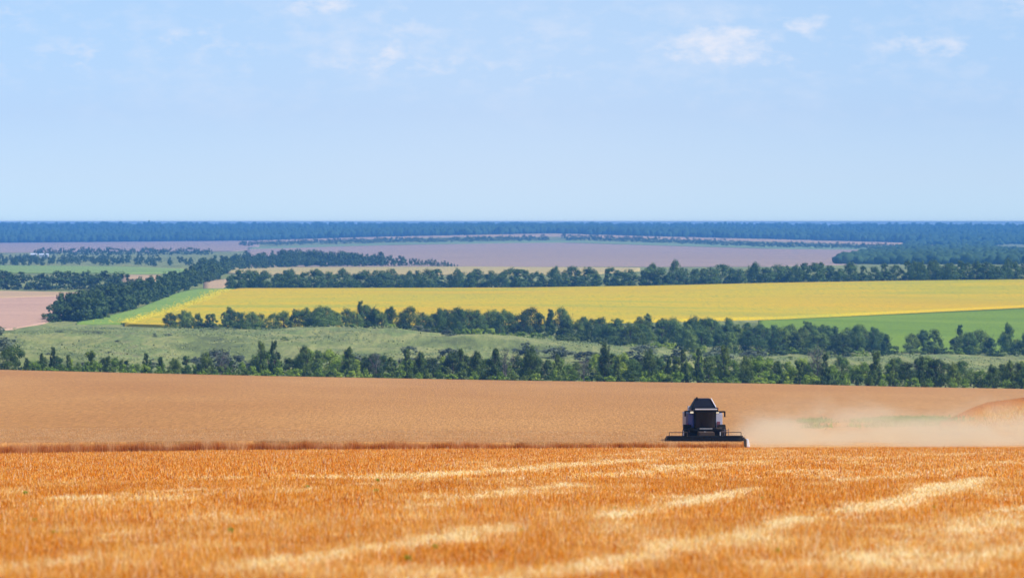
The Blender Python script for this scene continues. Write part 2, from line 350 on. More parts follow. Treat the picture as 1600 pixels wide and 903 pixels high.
X0 = tt[None] * (fr[:, None] + 30); Y0 = np.repeat(fr[:, None], len(tt), 1)
ex = tt * 330; Ye = edge_Y(ex) + .8
fl = np.linspace(0, 1, 8)[1:, None]; Yl = 290 + (Ye - 290)[None] * fl; Xl = tt[None] * (Yl + 30)
Xg = np.vstack([X0, Xl]); Yg = np.vstack([Y0, Yl]); Zg = ground(Xg.ravel(), Yg.ravel())
sm = straw_mask(Xg.ravel(), Yg.ravel())
Zg = Zg + .03 + sm * .05
tag(link('stubble_field', npmesh('stubble_field', np.stack([Xg.ravel(), Yg.ravel(), Zg], 1), grid_faces(*Xg.shape), M_STUB, True, {'straw': sm})), 'orange cut stubble field filling the foreground', kind='structure')
sheet('stubble_field', CUT, [(1150, 703), (1163, 702), (1900, 700)], .06, field_mat('cut_swath_stubble', [(.35, (.58, .24, .05)), (.5, (.66, .31, .08)), (.68, (.72, .42, .15))], .6, 2, .12, fine=1.5, fine_amp=.2, finey=.4),
      'tan cut swath on the slope behind the dust', u0=1163.5, du=4, nr=24)

# straw and wheat blades -------------------------------------------------
rng = np.random.default_rng(7)
def blade_mat(name, stops, trans=.35):
    b = M(name); a = b.N('ShaderNodeAttribute', attribute_name='tone')
    return b.surf(b.ramp(a.outputs['Fac'], stops), rough=.6, spec=.25, trans=trans)
def blades(P, h, lean, w, tone, name, mat, label, kind='stuff'):
    n = len(P); ang = rng.uniform(0, math.pi, n); wd = np.stack([np.cos(ang), np.sin(ang) * .6, np.zeros(n)], 1) * (w / 2)[:, None]
    tip = P + np.stack([lean[:, 0], lean[:, 1], h], 1)
    V = np.empty((n, 3, 3)); V[:, 0] = P - wd; V[:, 1] = P + wd; V[:, 2] = tip
    me = npmesh(name, V.reshape(-1, 3), np.arange(3 * n).reshape(n, 3), mat, False, {'tone': np.repeat(tone, 3)})
    return tag(link(name, me), label, kind=kind)
def scatter(Y0, Y1, n, ua=-170, ub=1770, power=1.0):
    """points spread evenly over the ground between two distances inside a wedge"""
    Y = np.sqrt(rng.uniform(Y0 ** 2, Y1 ** 2, n)); u = rng.uniform(ua, ub, n); return (u - 800) / F * Y, Y
M_BLADE = blade_mat('stubble_straw', [(0, (.36, .09, .004)), (.28, (.86, .29, .008)), (.52, (.95, .48, .03)), (.74, (.98, .72, .20)), (1, (.99, .92, .62))])
parts = []
for (a, b, n, hh, ww) in ((54, 90, 300000, .17, .018), (90, 150, 300000, .18, .028), (150, 312, 380000, .17, .046)):
    X, Y = scatter(a, b, n); k = Y < edge_Y(X); X, Y = X[k], Y[k]; n = len(X)
    row = .15; 
    m = straw_mask(X, Y); patch = fbm(X * .8, Y * .3, 21)
    fleck = np.clip((fbm(X * 2.3, Y * .9, 41) - .5) * 2.2, 0, 1); lay = rng.random(n) < np.clip(.08 + .62 * m + .5 * fleck, 0, .9)
    h = np.where(lay, rng.uniform(.02, .13, n), hh * rng.uniform(.45, 1.15, n) * (.7 + .6 * patch)); L = np.where(lay, rng.uniform(.08, .26, n), rng.uniform(0, .07, n)); th = rng.uniform(0, 2 * math.pi, n)
    tone = np.clip(np.where(lay, rng.normal(.82, .13, n), rng.normal(.36, .24, n) + (patch - .5) * .5) + m * .12, 0, 1)
    z = ground(X, Y) + .02 + np.where(lay, rng.uniform(0, .10, n) * (.3 + m), 0)
    parts.append((np.stack([X, Y, z], 1), h, np.stack([np.cos(th) * L, np.sin(th) * L], 1), ww * rng.uniform(.6, 1.5, n), tone))
for a, b, n, hh, ww in ((54, 100, 26000, .30, .016), (100, 308, 22000, .32, .035)):
    X, Y = scatter(a, b, n); k = Y < edge_Y(X); X, Y = X[k], Y[k]; k = rng.random(len(X)) < np.clip((fbm(X * .7, Y * .3, 51) - .38) * 4, .05, 1); X, Y = X[k], Y[k]; n = len(X)
    th = rng.uniform(0, 6.28, n); L = rng.uniform(.02, .16, n)
    parts.append((np.stack([X, Y, ground(X, Y) + .02], 1), hh * rng.uniform(.6, 1.25, n), np.stack([np.cos(th) * L, np.sin(th) * L], 1), ww * rng.uniform(.7, 1.4, n), np.clip(rng.normal(.70, .18, n), 0, 1)))
cat = lambda i: np.concatenate([p[i] for p in parts])
blades(cat(0), cat(1), cat(2), cat(3), cat(4), 'stubble', M_BLADE, 'orange stubble stalks and loose pale straw on the near field')

# tall odd stalks left standing on the crest
# standing wheat: dense stalks along the cut edge, ears over the first metres
M_WHEAT = blade_mat('wheat_stalks', [(0, (.30, .08, .002)), (.35, (.74, .27, .010)), (.6, (.72, .38, .12)), (.85, (.86, .52, .22)), (1, (.96, .72, .38))])
def wheat_region(n, ua, ub, d0, d1):
    u = rng.uniform(ua, ub, n); xe, Ye_ = unproject(u, curve(WB, u)); Y = Ye_ + d0 + (d1 - d0) * rng.random(n) ** 1.6; return (u - 800) / F * Y, Y
X, Y = wheat_region(150000, -300, 1161, -.5, 1.2); n = len(X)
h = rng.uniform(.25, 1.15, n) * WH(800 + X / Y * F) * (.62 + .75 * fbm(X * .9, Y, 31)); th = rng.uniform(0, 6.28, n); L = rng.uniform(0, .18, n)
t1 = np.clip(rng.normal(.36, .18, n) + (h - .5) * .75 + (fbm(X * 1.3, Y, 33) - .42) * 1.1, 0, 1)
X2, Y2 = wheat_region(300000, -250, 1161, .6, 60); n2_ = len(X2); h2 = rng.uniform(.06, .17, n2_); th2 = rng.uniform(0, 6.28, n2_); L2 = rng.uniform(.02, .12, n2_)
t2 = np.clip(rng.normal(.80, .12, n2_) + (fbm(X2 * .35, Y2 * .35, 35) - .5) * .3, 0, 1)
P1 = np.stack([X, Y, ground(X, Y)], 1); P2 = np.stack([X2, Y2, ground(X2, Y2) + WH(800 + X2 / Y2 * F) - .06], 1)
blades(np.vstack([P1, P2]), np.concatenate([h, h2]), np.vstack([np.stack([np.cos(th) * L, np.sin(th) * L], 1), np.stack([np.cos(th2) * L2, np.sin(th2) * L2], 1)]),
       np.concatenate([np.full(n, .035), np.full(n2_, .045)]), np.concatenate([t1, t2]), 'wheat', M_WHEAT, 'ragged edge of standing wheat with brown stalks and pale ears')
# reddish standing edge along the cut at right
n = 60000; u = rng.uniform(1470, 1760, n); off = rng.exponential(7.0, n); y = np.minimum(curve(CUT, u) + off, 690); xe, Y = unproject(u, y); X = xe
th = rng.uniform(0, 6.28, n)
blades(np.stack([X, Y, ground(X, Y)], 1), rng.uniform(.15, .5, n), np.stack([np.cos(th), np.sin(th)], 1) * .1, np.full(n, .10), np.clip(rng.normal(.27, .12, n) + np.minimum(off, 20) * .018, 0, 1), 'straw_bank', M_BLADE, 'orange brown straw bank on the slope behind the dust')
# green weeds in the cut, behind the dust
M_WEED = blade_mat('weed_leaves', [(0, (.18, .32, .02)), (1, (.36, .52, .05))], .3)
n = 14000; u = np.concatenate([rng.normal(1425, 30, n // 2), rng.normal(1380, 22, n // 4), rng.normal(1270, 14, n // 6)]); n = len(u)
y = 662 + rng.normal(0, 2.2, n) - (u - 1400) * .02; X, Y = unproject(u, y); th = rng.uniform(0, 6.28, n)
blades(np.stack([X, Y, ground(X, Y)], 1), rng.uniform(.2, .7, n), np.stack([np.cos(th), np.sin(th)], 1) * .2, np.full(n, .24), rng.random(n), 'weeds', M_WEED, 'bright green weeds showing through the dust')

# rough tussocks breaking up the meadow, and loose flower heads softening the sunflower field's left end
def tufts(name, X, Y, lift, size, tone, mat, label):
    n = len(X); nn = rng.normal(size=(n, 3)) * .35 + np.array([.4, -.2, 1.0]); nn /= np.linalg.norm(nn, axis=1)[:, None]
    t = np.cross(nn, rng.normal(size=(n, 3))); t /= np.linalg.norm(t, axis=1)[:, None]; b_ = np.cross(nn, t); P = np.stack([X, Y, ground(X, Y) + lift], 1); q = (size / 2)[:, None]
    V = np.stack([P - t * q, P - b_ * q, P + t * q, P + b_ * q], 1).reshape(-1, 3)
    return tag(link(name, npmesh(name, V, np.arange(4 * n).reshape(-1, 4), mat, False, {'tone': np.repeat(tone, 4)})), label, kind='stuff')
M_TUSS = blade_mat('tussock', [(0, (.12, .16, .06)), (.4, (.18, .23, .075)), (.7, (.27, .31, .10)), (1, (.33, .34, .13))], .15)
n = 190000; Y = rng.uniform(1010, 1500, n); u = rng.uniform(-120, 1720, n); X = (u - 800) / F * Y
pat = fbm(X / 26, Y / 60, 61); fine_ = fbm(X / 5, Y / 12, 63); k = (rng.random(n) < np.clip((pat - .36) * 3.2, .04, 1)) & (fine_ > .40); X, Y, pat = X[k], Y[k], pat[k]
_, Ymax = unproject(800 + X / Y * F, curve([(-400, 520), (0, 519), (130, 509), (600, 513), (900, 520), (1400, 545), (1800, 552)], 800 + X / Y * F)); k = Y < Ymax; X, Y, pat = X[k], Y[k], pat[k]; n = len(X)
tufts('rough_grass', X, Y, rng.uniform(.05, .5, n), rng.uniform(.2, .75, n), np.clip(rng.normal(.5, .14, n) + (fbm(X / 14, Y / 30, 65) - .5) * 1.6, 0, 1), M_TUSS, 'rough tussocky grass and low scrub scattered over the meadow')
M_HEAD = blade_mat('flower_heads', [(0, (.52, .52, .04)), (.5, (.78, .60, .02)), (1, (.88, .64, .02))], .15)
n = 15000; f_ = rng.random(n); yy = 455 + 53 * f_; ub = curve([(455, 356), (471, 321), (490, 266), (506, 205)], yy); u = ub - rng.exponential(7, n) + rng.uniform(0, 10, n); X, Y = unproject(u, yy)
tufts('sunflowers', X, Y, .75 + rng.uniform(0, .3, n), rng.uniform(.25, .7, n), rng.random(n), M_HEAD, 'scattered sunflowers thinning out into the green strip')

# ------------------------------------------------------------------ trees
def tube(pts, rad, seg=6):
    V, Fc = [], []; pts = [Vector(p) for p in pts]
    for i, (p, r) in enumerate(zip(pts, rad)):
        d = (pts[min(i + 1, len(pts) - 1)] - pts[max(i - 1, 0)]).normalized(); a = d.orthogonal().normalized(); b = d.cross(a)
        for k in range(seg):
            q = p + (a * math.cos(2 * math.pi * k / seg) + b * math.sin(2 * math.pi * k / seg)) * r; V.append(q[:])
    for i in range(len(pts) - 1):
        for k in range(seg): Fc.append((i * seg + k, i * seg + (k + 1) % seg, (i + 1) * seg + (k + 1) % seg, (i + 1) * seg + k))
    return V, Fc
def join(parts_):
    V, Fc, o = [], [], 0
    for v, f in parts_:
        V += list(v); Fc += [tuple(i + o for i in q) for q in f]; o += len(v)
    return V, Fc
def make_crown(seed, H=10., W=6., low=.08, nclump=34, nleaf=4200, leaf=.33, top=1.0, gap=.0, shape='oval'):
    r = np.random.default_rng(seed); cl = []
    for i in range(nclump):
        f = r.random() ** .85; hgt = low + (1 - low) * f
        if shape == 'oval': env = math.sin(math.pi * min(1, .18 + .80 * f)) ** .7
        elif shape == 'spire': env = (1 - f) ** .7 * .9 + .12
        elif shape == 'umbrella': env = .25 + .85 * f ** 2
        else: env = max(.5, .62 + .34 * math.sin(3 * f + seed)) * (1.12 - .5 * f)
        a = r.uniform(0, 2 * math.pi); rr = math.sqrt(r.random()) * env * W / 2 * .85
        cr = W * r.uniform(.07, .16) * (.6 + .5 * env)
        cl.append((rr * math.cos(a), rr * math.sin(a), hgt * H - cr * .3, cr, r.uniform(.75, 1.5)))
    for k in range(3):                       # leading shoots breaking the outline
        a = r.uniform(0, 6.28); d = r.uniform(0, W * .25); cl.append((d * math.cos(a), d * math.sin(a), H * r.uniform(.82, .95), W * .085, 1.8))
    cl = np.array(cl); vol = cl[:, 3] ** 2; idx = r.choice(len(cl), nleaf, p=vol / vol.sum()); c = cl[idx]
    d = r.normal(size=(nleaf, 3)); d /= np.linalg.norm(d, axis=1)[:, None]; rad = c[:, 3] * (.35 + .75 * r.random(nleaf) ** .6)
    p = c[:, :3] + d * rad[:, None]; p[:, 2] += d[:, 2] * rad * (c[:, 4] - 1); p[:, 2] = np.maximum(p[:, 2], .05)
    nn = d + r.normal(size=(nleaf, 3)) * .28 + (p - np.array([0, 0, H * .45])) / (W * 1.1) + np.array([0, 0, .2]); nn /= np.linalg.norm(nn, axis=1)[:, None]
    t = np.cross(nn, r.normal(size=(nleaf, 3))); t /= np.linalg.norm(t, axis=1)[:, None]; b = np.cross(nn, t); s = (leaf * r.uniform(.5, 1.3, nleaf) / 2)[:, None]
    V = np.stack([p - t * s, p - b * s * .7, p + t * s, p + b * s * .7], 1).reshape(-1, 3); Fc = np.arange(4 * nleaf).reshape(-1, 4)
    return V, Fc
def make_trunk(seed, H=10., W=6., bare=False):
    r = random.Random(seed); ps = []
    lean = (r.uniform(-.4, .4), r.uniform(-.4, .4)); T = [(lean[0] * t * t * 2, lean[1] * t * t * 2, H * .86 * t) for t in (0, .15, .35, .6, .85, 1)]
    ps.append(tube(T, [.26, .2, .16, .11, .06, .02]))
    for i in range(26 if bare else 11):
        t = r.uniform(.12 if bare else .2, .85); a = r.uniform(0, 6.28); L = W * .5 * r.uniform(.5, 1.05) * (1.15 - t * .6); p = Vector((lean[0] * t * t * 2, lean[1] * t * t * 2, H * .86 * t))
        q = p + Vector((math.cos(a) * L * .5, math.sin(a) * L * .5, L * .45)); e = p + Vector((math.cos(a) * L, math.sin(a) * L, L * r.uniform(.8, 1.4)))
        ps.append(tube([p, q, e], [.085, .06, .02], 4))
        for _ in range(4 if bare else 1):
            f = r.uniform(.3, .9); s = q.lerp(e, f); g = s + Vector((r.uniform(-1, 1), r.uniform(-1, 1), r.uniform(.3, 1.4))) * L * .4; ps.append(tube([s, g], [.045, .015], 3))
    return join(ps)
def leaf_mat(name, dark, mid, light, var=.35, trans=.22):
    b = M(name); oi = b.N('ShaderNodeObjectInfo'); n = b.noise(.55, 3, .6, b.P()); f = b.math('ADD', b.math('MULTIPLY', oi.outputs['Random'], var), b.math('MULTIPLY', n, 1 - var))
    return b.surf(b.ramp(f, [(.25, dark), (.5, mid), (.78, light)]), rough=.6, spec=.2, trans=trans)
M_LEAF_A = leaf_mat('dark_foliage', (.032, .064, .014), (.095, .155, .022), (.25, .32, .04))
M_LEAF_B = leaf_mat('belt_foliage', (.060, .125, .030), (.125, .215, .040), (.28, .37, .06))
M_LEAF_C = leaf_mat('bright_foliage', (.10, .18, .02), (.25, .37, .03), (.45, .54, .06))
M_LEAF_G = leaf_mat('grey_foliage', (.10, .13, .09), (.14, .17, .11), (.21, .25, .13))
M_BARK = M('bark').surf((.10, .075, .055), rough=.9)
M_TWIG = M('grey_twigs').surf((.20, .165, .15), rough=.9)
PROTO = {}; CV = {}
def quads_only(Fc): return [f if len(f) == 4 else (f[0], f[1], f[2], f[2]) for f in Fc]
SPEC = {'round': ('oval', 7.2, .03, 60), 'ragged': ('other', 5.6, .03, 52), 'spire': ('spire', 6.4, .03, 50), 'umbrella': ('umbrella', 6.0, .30, 26), 'wide': ('oval', 9.0, .04, 48)}
for sname, (shape, W, low, nc) in SPEC.items():
    for v in range(3):
        cV, cF = make_crown(100 * v + len(sname) * 7 + 3, W=W, low=low, nclump=nc, shape=shape, nleaf=7500); CV[(sname, v)] = cV; tV, tF = make_trunk(v * 31 + len(sname), W=W)
        PROTO[(sname, v)] = ([npmesh('crown', cV, cF, m) for m in (M_LEAF_A, M_LEAF_B, M_LEAF_C)], npmesh('trunk', tV, tF, M_BARK))
for v in range(3):
    cV, cF = make_crown(900 + v, W=7, low=.3, nclump=22, shape='other', nleaf=700, leaf=.32); tV, tF = make_trunk(50 + v, W=7.5, bare=True)
    PROTO[('bare', v)] = ([npmesh('crown', cV, cF, M_LEAF_G)] * 3, npmesh('trunk', tV, tF, M_TWIG))
def ordinal(n): return '%d%s' % (n, 'th' if 10 <= n % 100 <= 20 else {1: 'st', 2: 'nd', 3: 'rd'}.get(n % 10, 'th'))
WORDS = {'round': 'round leafy', 'ragged': 'ragged upright', 'spire': 'narrow pointed', 'umbrella': 'thin stemmed flat topped', 'wide': 'broad spreading', 'bare': 'grey half bare'}
TONE = ['dark green', 'blue green', 'bright green']
def plant_belt(specs, where, group, mats, name='tree'):
    """specs: (u, base row, height in rows, shape, width factor, tone)"""
    outc = {}; rr = random.Random(len(specs)); specs = sorted(specs, key=lambda s: s[0]); vis = 0
    hs = sorted(s[2] for s in specs); lo_, hi_ = hs[len(hs) // 4], hs[3 * len(hs) // 4]
    for (u, yb, hp, shp, wf, tone) in specs:
        x, Y = unproject(u, yb); x, Y = x[0], Y[0]; z = ground(x, Y)[0]; v = rr.randrange(3)
        h = hp * Y / F; cr, tr = PROTO[(shp, v)]
        e = bpy.data.objects.new(name, None); C.objects.link(e); e.empty_display_size = .5
        e.location = (x, Y, z - .05); e.rotation_euler = (0, 0, rr.uniform(0, 6.28)); e.scale = (h / 10 * wf, h / 10 * wf, h / 10)
        c = link('crown', cr[tone], e); t = link('trunk', tr, e)
        if -5 < u < 1605: vis += 1
        size = 'tall' if hp > hi_ else 'low' if hp < lo_ else ''
        tn = '' if shp == 'bare' else TONE[tone] + ' '
        lab = ('%s %s%s %s, %s from the left in the %s' % (size, tn, WORDS[shp], name, ordinal(max(vis, 1)), where)).strip()
        if not -5 < u < 1605:
            side = 'left' if u < 0 else 'right'; outc[side] = outc.get(side, 0) + 1
            lab = '%s%s %s, %s beyond the %s end of the %s' % (tn, WORDS[shp], name, ordinal(outc[side]), side, where)
        tag(e, lab, name, group)

# nearest row: the ones that stand out, then filled in between
def base1(u): return curve(WT, u) - 1.6
rr = random.Random(4)
row1 = [(12, 'wide', 38, 1.3, 0), (45, 'round', 20, 1, 0), (65, 'ragged', 31, .9, 0), (83, 'ragged', 41, .75, 0), (107, 'ragged', 30, .9, 0), (122, 'round', 20, 1, 1), (143, 'umbrella', 37, 1.1, 0), (168, 'spire', 29, 1, 0), (190, 'ragged', 24, .8, 0),
        (228, 'ragged', 35, .9, 0), (251, 'spire', 28, .8, 0), (276, 'round', 26, .9, 0), (322, 'round', 40, .9, 0), (345, 'bare', 40, 1, 0), (362, 'ragged', 26, 1, 0), (408, 'ragged', 57, .62, 0), (428, 'ragged', 58, .6, 0), (476, 'round', 50, .85, 0), (545, 'spire', 50, 1.05, 0),
        (588, 'bare', 42, 1, 0), (610, 'ragged', 36, .9, 0), (636, 'ragged', 48, .8, 0), (657, 'round', 44, .8, 0), (720, 'ragged', 50, .8, 0), (745, 'round', 46, .9, 0), (775, 'ragged', 52, .8, 0), (790, 'bare', 52, .9, 0), (830, 'round', 58, .85, 0), (872, 'spire', 44, .9, 0), (912, 'bare', 40, 1, 0),
        (945, 'spire', 63, .75, 0), (965, 'ragged', 42, .9, 0), (1015, 'round', 55, .8, 0), (1045, 'ragged', 42, .8, 0), (1068, 'ragged', 54, .7, 0), (1092, 'ragged', 56, .6, 0), (1132, 'ragged', 60, .75, 0), (1165, 'round', 46, .9, 0), (1215, 'spire', 38, 1, 0), (1250, 'umbrella', 38, .9, 0),
        (1277, 'bare', 60, .8, 0), (1290, 'ragged', 50, .7, 0), (1318, 'ragged', 34, .9, 0), (1368, 'spire', 55, .95, 0), (1395, 'ragged', 44, .8, 0), (1440, 'ragged', 48, .7, 0), (1463, 'ragged', 42, .7, 0), (1490, 'round', 40, .9, 0), (1550, 'round', 38, 1, 0), (1578, 'ragged', 44, .8, 0), (1602, 'round', 36, 1, 1)]
specs = []
for (u, shp, hp, wf, tone) in row1: specs.append((u, base1(u) - rr.uniform(0, 1), hp, shp, wf, tone))
u = 20
while u < 1760:
    dens = .72 if u < 380 else 1
    u += rr.uniform(11, 19) / dens
    hp = rr.uniform(15, 29) if u < 380 else rr.uniform(26, 44)
    tone = rr.choice([2, 1, 0, 0, 2])
    specs.append((u, base1(u) - rr.uniform(1.5, 6), hp, rr.choice(['round', 'ragged', 'wide', 'round']), rr.uniform(1.1, 1.65), tone))
for u in (-20, -50, -85, -120, 1625, 1650, 1680, 1720): specs.append((u, base1(u), rr.uniform(28, 48), rr.choice(['round', 'ragged']), 1, 0))
plant_belt(specs, 'nearest tree row', 'trees in the row along the far edge of the wheat', None)

# low shrubs: bright undergrowth and grey brush, one mesh each
SH = []
for v in range(4):
    cV, cF = make_crown(700 + v, H=3, W=4.2, low=.02, nclump=18, nleaf=900, leaf=.36, shape='oval')
    SH.append([npmesh('shrub', cV, cF, m) for m in (M_LEAF_A, M_LEAF_C, M_LEAF_G)])
def shrubs(specs, where, group, name='shrub'):
    rr = random.Random(77); specs = sorted(specs); k = 0
    for (u, yb, hp, wp, tone) in specs:
        x, Y = unproject(u, yb); x, Y = x[0], Y[0]; s = Y / F
        o = link(name, rr.choice(SH)[tone]); o.location = (x, Y, ground(x, Y)[0] - .05); o.rotation_euler = (0, 0, rr.uniform(0, 6.28)); o.scale = (wp * s / 4.2, wp * s / 4.2, hp * s / 3)
        k += 1
        tag(o, '%s %s, %s from the left %s' % (['low dark green', 'low bright green', 'rounded grey green'][tone], name, ordinal(max(k, 1)), where), name, group)
sp1 = []; u = 15
while u < 1740:
    u += rr.uniform(10, 22); sp1.append((u, base1(u) + rr.uniform(-.5, .6), rr.uniform(9, 20), rr.uniform(18, 32), rr.choice([1, 1, 0, 0, 1])))
shrubs(sp1, 'under the nearest tree row', 'shrubs under the nearest tree row')
sp2 = [(r0.uniform(60, 1590), r0.uniform(520, 572), r0.uniform(2.5, 7), r0.uniform(8, 26), r0.choice([2, 2, 0])) for r0 in [random.Random(99)] for _ in range(46)]
sp2 = [q for q in sp2 if q[0] < 640 or q[1] > 562]
sp2 += [(152, 526, 6, 40, 2), (342, 566, 26, 64, 2), (310, 566, 14, 36, 2), (0, 560, 34, 70, 2), (22, 570, 30, 40, 0), (355, 580, 22, 50, 2), (375, 575, 20, 44, 2), (240, 575, 9, 30, 2), (128, 580, 14, 40, 2), (640, 560, 14, 40, 2), (700, 565, 18, 50, 2),
       (560, 578, 22, 44, 2), (590, 575, 20, 46, 2), (690, 578, 20, 50, 2), (870, 560, 18, 62, 2), (820, 556, 20, 44, 2), (640, 576, 16, 50, 2), (920, 566, 18, 70, 2), (985, 570, 20, 60, 2), (1060, 572, 20, 60, 2), (1010, 552, 16, 58, 2), (1120, 566, 22, 60, 2),
       (1180, 568, 16, 60, 2), (1500, 560, 5, 40, 2), (1560, 562, 4, 44, 2), (1430, 572, 8, 40, 2), (262, 530, 4, 20, 2), (672, 527, 8, 24, 2), (655, 532, 10, 36, 2), (700, 537, 10, 30, 2), (315, 524, 4, 16, 2), (740, 575, 18, 50, 2), (400, 578, 12, 40, 2), (470, 580, 14, 40, 2)]
shrubs(sp2, 'out on the grassland', 'shrubs on the grassland beyond the nearest row')

# second belt (thicker towards the right)
specs = []
def fill(u0, u1, lo, hi, hlo, hhi, step, shapes=('round', 'round', 'ragged', 'wide'), tones=(1, 1, 1, 0), jit=.5, wf=(1.1, 1.6)):
    u = u0
    while u < u1:
        f = rr.random(); l = curve(lo, u); h = curve(hi, u); specs.append((u, h + (l - h) * f, rr.uniform(hlo, hhi), rr.choice(shapes), rr.uniform(*wf), rr.choice(tones))); u += step * rr.uniform(1 - jit, 1 + jit)
fill(266, 430, [(260, 514), (430, 518)], [(260, 511), (430, 513)], 22, 32, 14)
NEAR = [(440, 519), (560, 523), (660, 526), (720, 531), (800, 530), (900, 536), (1000, 545), (1100, 552), (1200, 556), (1300, 558), (1400, 557)]
FARB = [(440, 514), (560, 516), (700, 517), (800, 518), (1000, 528), (1200, 536), (1400, 548)]
fill(443, 1400, NEAR, FARB, 30, 41, 15)
fill(860, 1390, NEAR, FARB, 28, 38, 22)
fill(1000, 1300, [(1000, 530), (1300, 546)], [(1000, 524), (1300, 538)], 30, 36, 24)
fill(1425, 1760, [(1425, 555), (1600, 556), (1760, 557)], [(1425, 549), (1760, 551)], 22, 40, 15)
for (u, yb, hp, sh, w) in [(563, 521, 47, 'ragged', .8), (500, 518, 39, 'wide', .9), (612, 522, 40, 'round', .9), (686, 526, 44, 'round', .9), (878, 525, 44, 'wide', 1), (718, 527, 42, 'wide', .9), (1085, 540, 46, 'wide', .9), (1110, 540, 42, 'ragged', .9), (1340, 552, 44, 'wide', .9), (1500, 552, 44, 'ragged', .9), (1575, 552, 48, 'round', .75), (395, 515, 28, 'bare', 1), (385, 519, 16, 'round', 1.6)]:
    specs.append((u, yb, hp, sh, w, 1))
plant_belt(specs, 'second tree belt', 'trees in the belt below the sunflowers', None)
n2nd = len(specs)
# third row: shelterbelt behind the sunflowers
specs = []
shb2 = []; rs = random.Random(5); uu = 270.
while uu < 1760:
    if not (432 < uu < 440 or 1402 < uu < 1420):
        yb_ = curve(NEAR, uu) if uu < 1405 else 555.; yb_ = curve([(260, 514), (430, 518)], uu) if uu < 430 else yb_; shb2.append((uu, yb_ + rs.uniform(-1, 1), rs.uniform(8, 15), rs.uniform(20, 36), rs.choice([0, 0, 1, 0])))
    uu += rs.uniform(11, 22)
shrubs(shb2, 'at the foot of the second belt', 'shrubs at the foot of the second tree belt')
B3 = [(360, 452.8), (800, 451.8), (1000, 449), (1200, 444.3), (1400, 441), (1600, 438.7), (1800, 436)]
fill(362, 1720, B3, [(a, b - 2) for a, b in B3], 22, 32, 15.5, ('round', 'ragged', 'round', 'ragged', 'wide'), (1, 1, 0), .4, (1.35, 1.9))
for (u, hp) in ((455, 32), (640, 28), (715, 32), (868, 34), (1020, 36), (1055, 40), (1180, 34), (1245, 30), (1428, 33), (1440, 32), (1575, 34)): specs.append((u, curve(B3, u) - .5, hp, 'wide', .8, 1))
belt3 = list(specs)
print('trees in view', len([o for o in C.objects if o.get('category') == 'tree' and 'beyond the' not in o['label']]), 'shrubs', len([o for o in C.objects if o.get('category') == 'shrub']))

# woods and belts too far off to tell their trees apart
LOW = [make_crown(300 + v, W=8, low=.02, nclump=20, nleaf=420, leaf=1.15, shape='oval')[0] for v in range(6)]
def wood(name, pts, label, mat, hp=None, hm=9., wf=1.2, seed=1):
    r = np.random.default_rng(seed); Vs = []
    u = np.array([p[0] for p in pts], float); y = np.array([p[1] for p in pts], float); X, Y = unproject(u, y); Z = ground(X, Y)
    for i in range(len(u)):
        h = (pts[i][2] * Y[i] / F if len(pts[i]) > 2 else hm * r.uniform(.7, 1.25)); s = h / 10; a = r.uniform(0, 6.28); v = LOW[r.integers(6)]
        w = s * wf * r.uniform(.85, 1.2); Vs.append(np.stack([(v[:, 0] * math.cos(a) - v[:, 1] * math.sin(a)) * w + X[i], (v[:, 0] * math.sin(a) + v[:, 1] * math.cos(a)) * w + Y[i], v[:, 2] * s + Z[i]], 1))
    V = np.concatenate(Vs); return tag(link(name, npmesh(name, V, np.arange(len(V)).reshape(-1, 4), mat)), label, kind='stuff')
def in_poly(poly, n, seed, hmul=1.):
    r = np.random.default_rng(seed); p = np.array(poly, float); lo = p.min(0); hi = p.max(0); res = []
    while len(res) < n:
        x, y = r.uniform(lo, hi); c = False; j = len(p) - 1
        for i in range(len(p)):
            if (p[i, 1] > y) != (p[j, 1] > y) and x < (p[j, 0] - p[i, 0]) * (y - p[i, 1]) / (p[j, 1] - p[i, 1]) + p[i, 0]: c = not c
            j = i
        if c: res.append((x, y))
    return res
def rich_wood(name, sp, label, mat, seed):
    r = np.random.default_rng(seed); Vs = []
    for (u, yb, hp, shp, wf, tone) in sp:
        x, Y = unproject(u, yb); x, Y = x[0], Y[0]; s_ = hp * Y / F / 10; a = r.uniform(0, 6.28); v = CV[(shp, int(r.integers(3)))].reshape(-1, 4, 3); v = v[r.choice(len(v), 3400, replace=False)]
        c = v.mean(1, keepdims=True); v = (c + (v - c) * 1.45).reshape(-1, 3)
        Vs.append(np.stack([(v[:, 0] * math.cos(a) - v[:, 1] * math.sin(a)) * s_ * wf + x, (v[:, 0] * math.sin(a) + v[:, 1] * math.cos(a)) * s_ * wf + Y, v[:, 2] * s_ + ground(x, Y)[0]], 1))
    V = np.concatenate(Vs); return tag(link(name, npmesh(name, V, np.arange(len(V)).reshape(-1, 4), mat)), label, kind='stuff')
M_SHELTER = leaf_mat('shelterbelt_foliage', (.055, .115, .032), (.10, .18, .040), (.22, .31, .06), .0)
shb3 = []; uu = 362.; rs = random.Random(55)
while uu < 1720: shb3.append((uu, curve(B3, uu) - rs.uniform(.5, 2), rs.uniform(10, 17), 'round', rs.uniform(1.7, 2.6), 0)); uu += rs.uniform(13, 22)
rich_wood('shelterbelt', belt3 + shb3, 'long shelterbelt of merged trees behind the sunflowers', M_SHELTER, 66)
M_WOOD = leaf_mat('wood_foliage', (.040, .080, .028), (.078, .14, .035), (.15, .22, .05), .0)
wood('wood', in_poly([(72, 504), (145, 502.5), (205, 485), (275, 460), (305, 448), (345, 434), (300, 441), (240, 460), (180, 477), (110, 493)], 230, 3), 'dark diagonal wood running back from the grassland', M_WOOD, hm=8.2, seed=2)
wood('wood', in_poly([(290, 440), (345, 434), (360, 424), (470, 417), (600, 417), (600, 411), (470, 404), (380, 408), (320, 420)], 300, 4), 'dense dark wood at the head of the dirt track', M_WOOD, hm=8.5, seed=5)
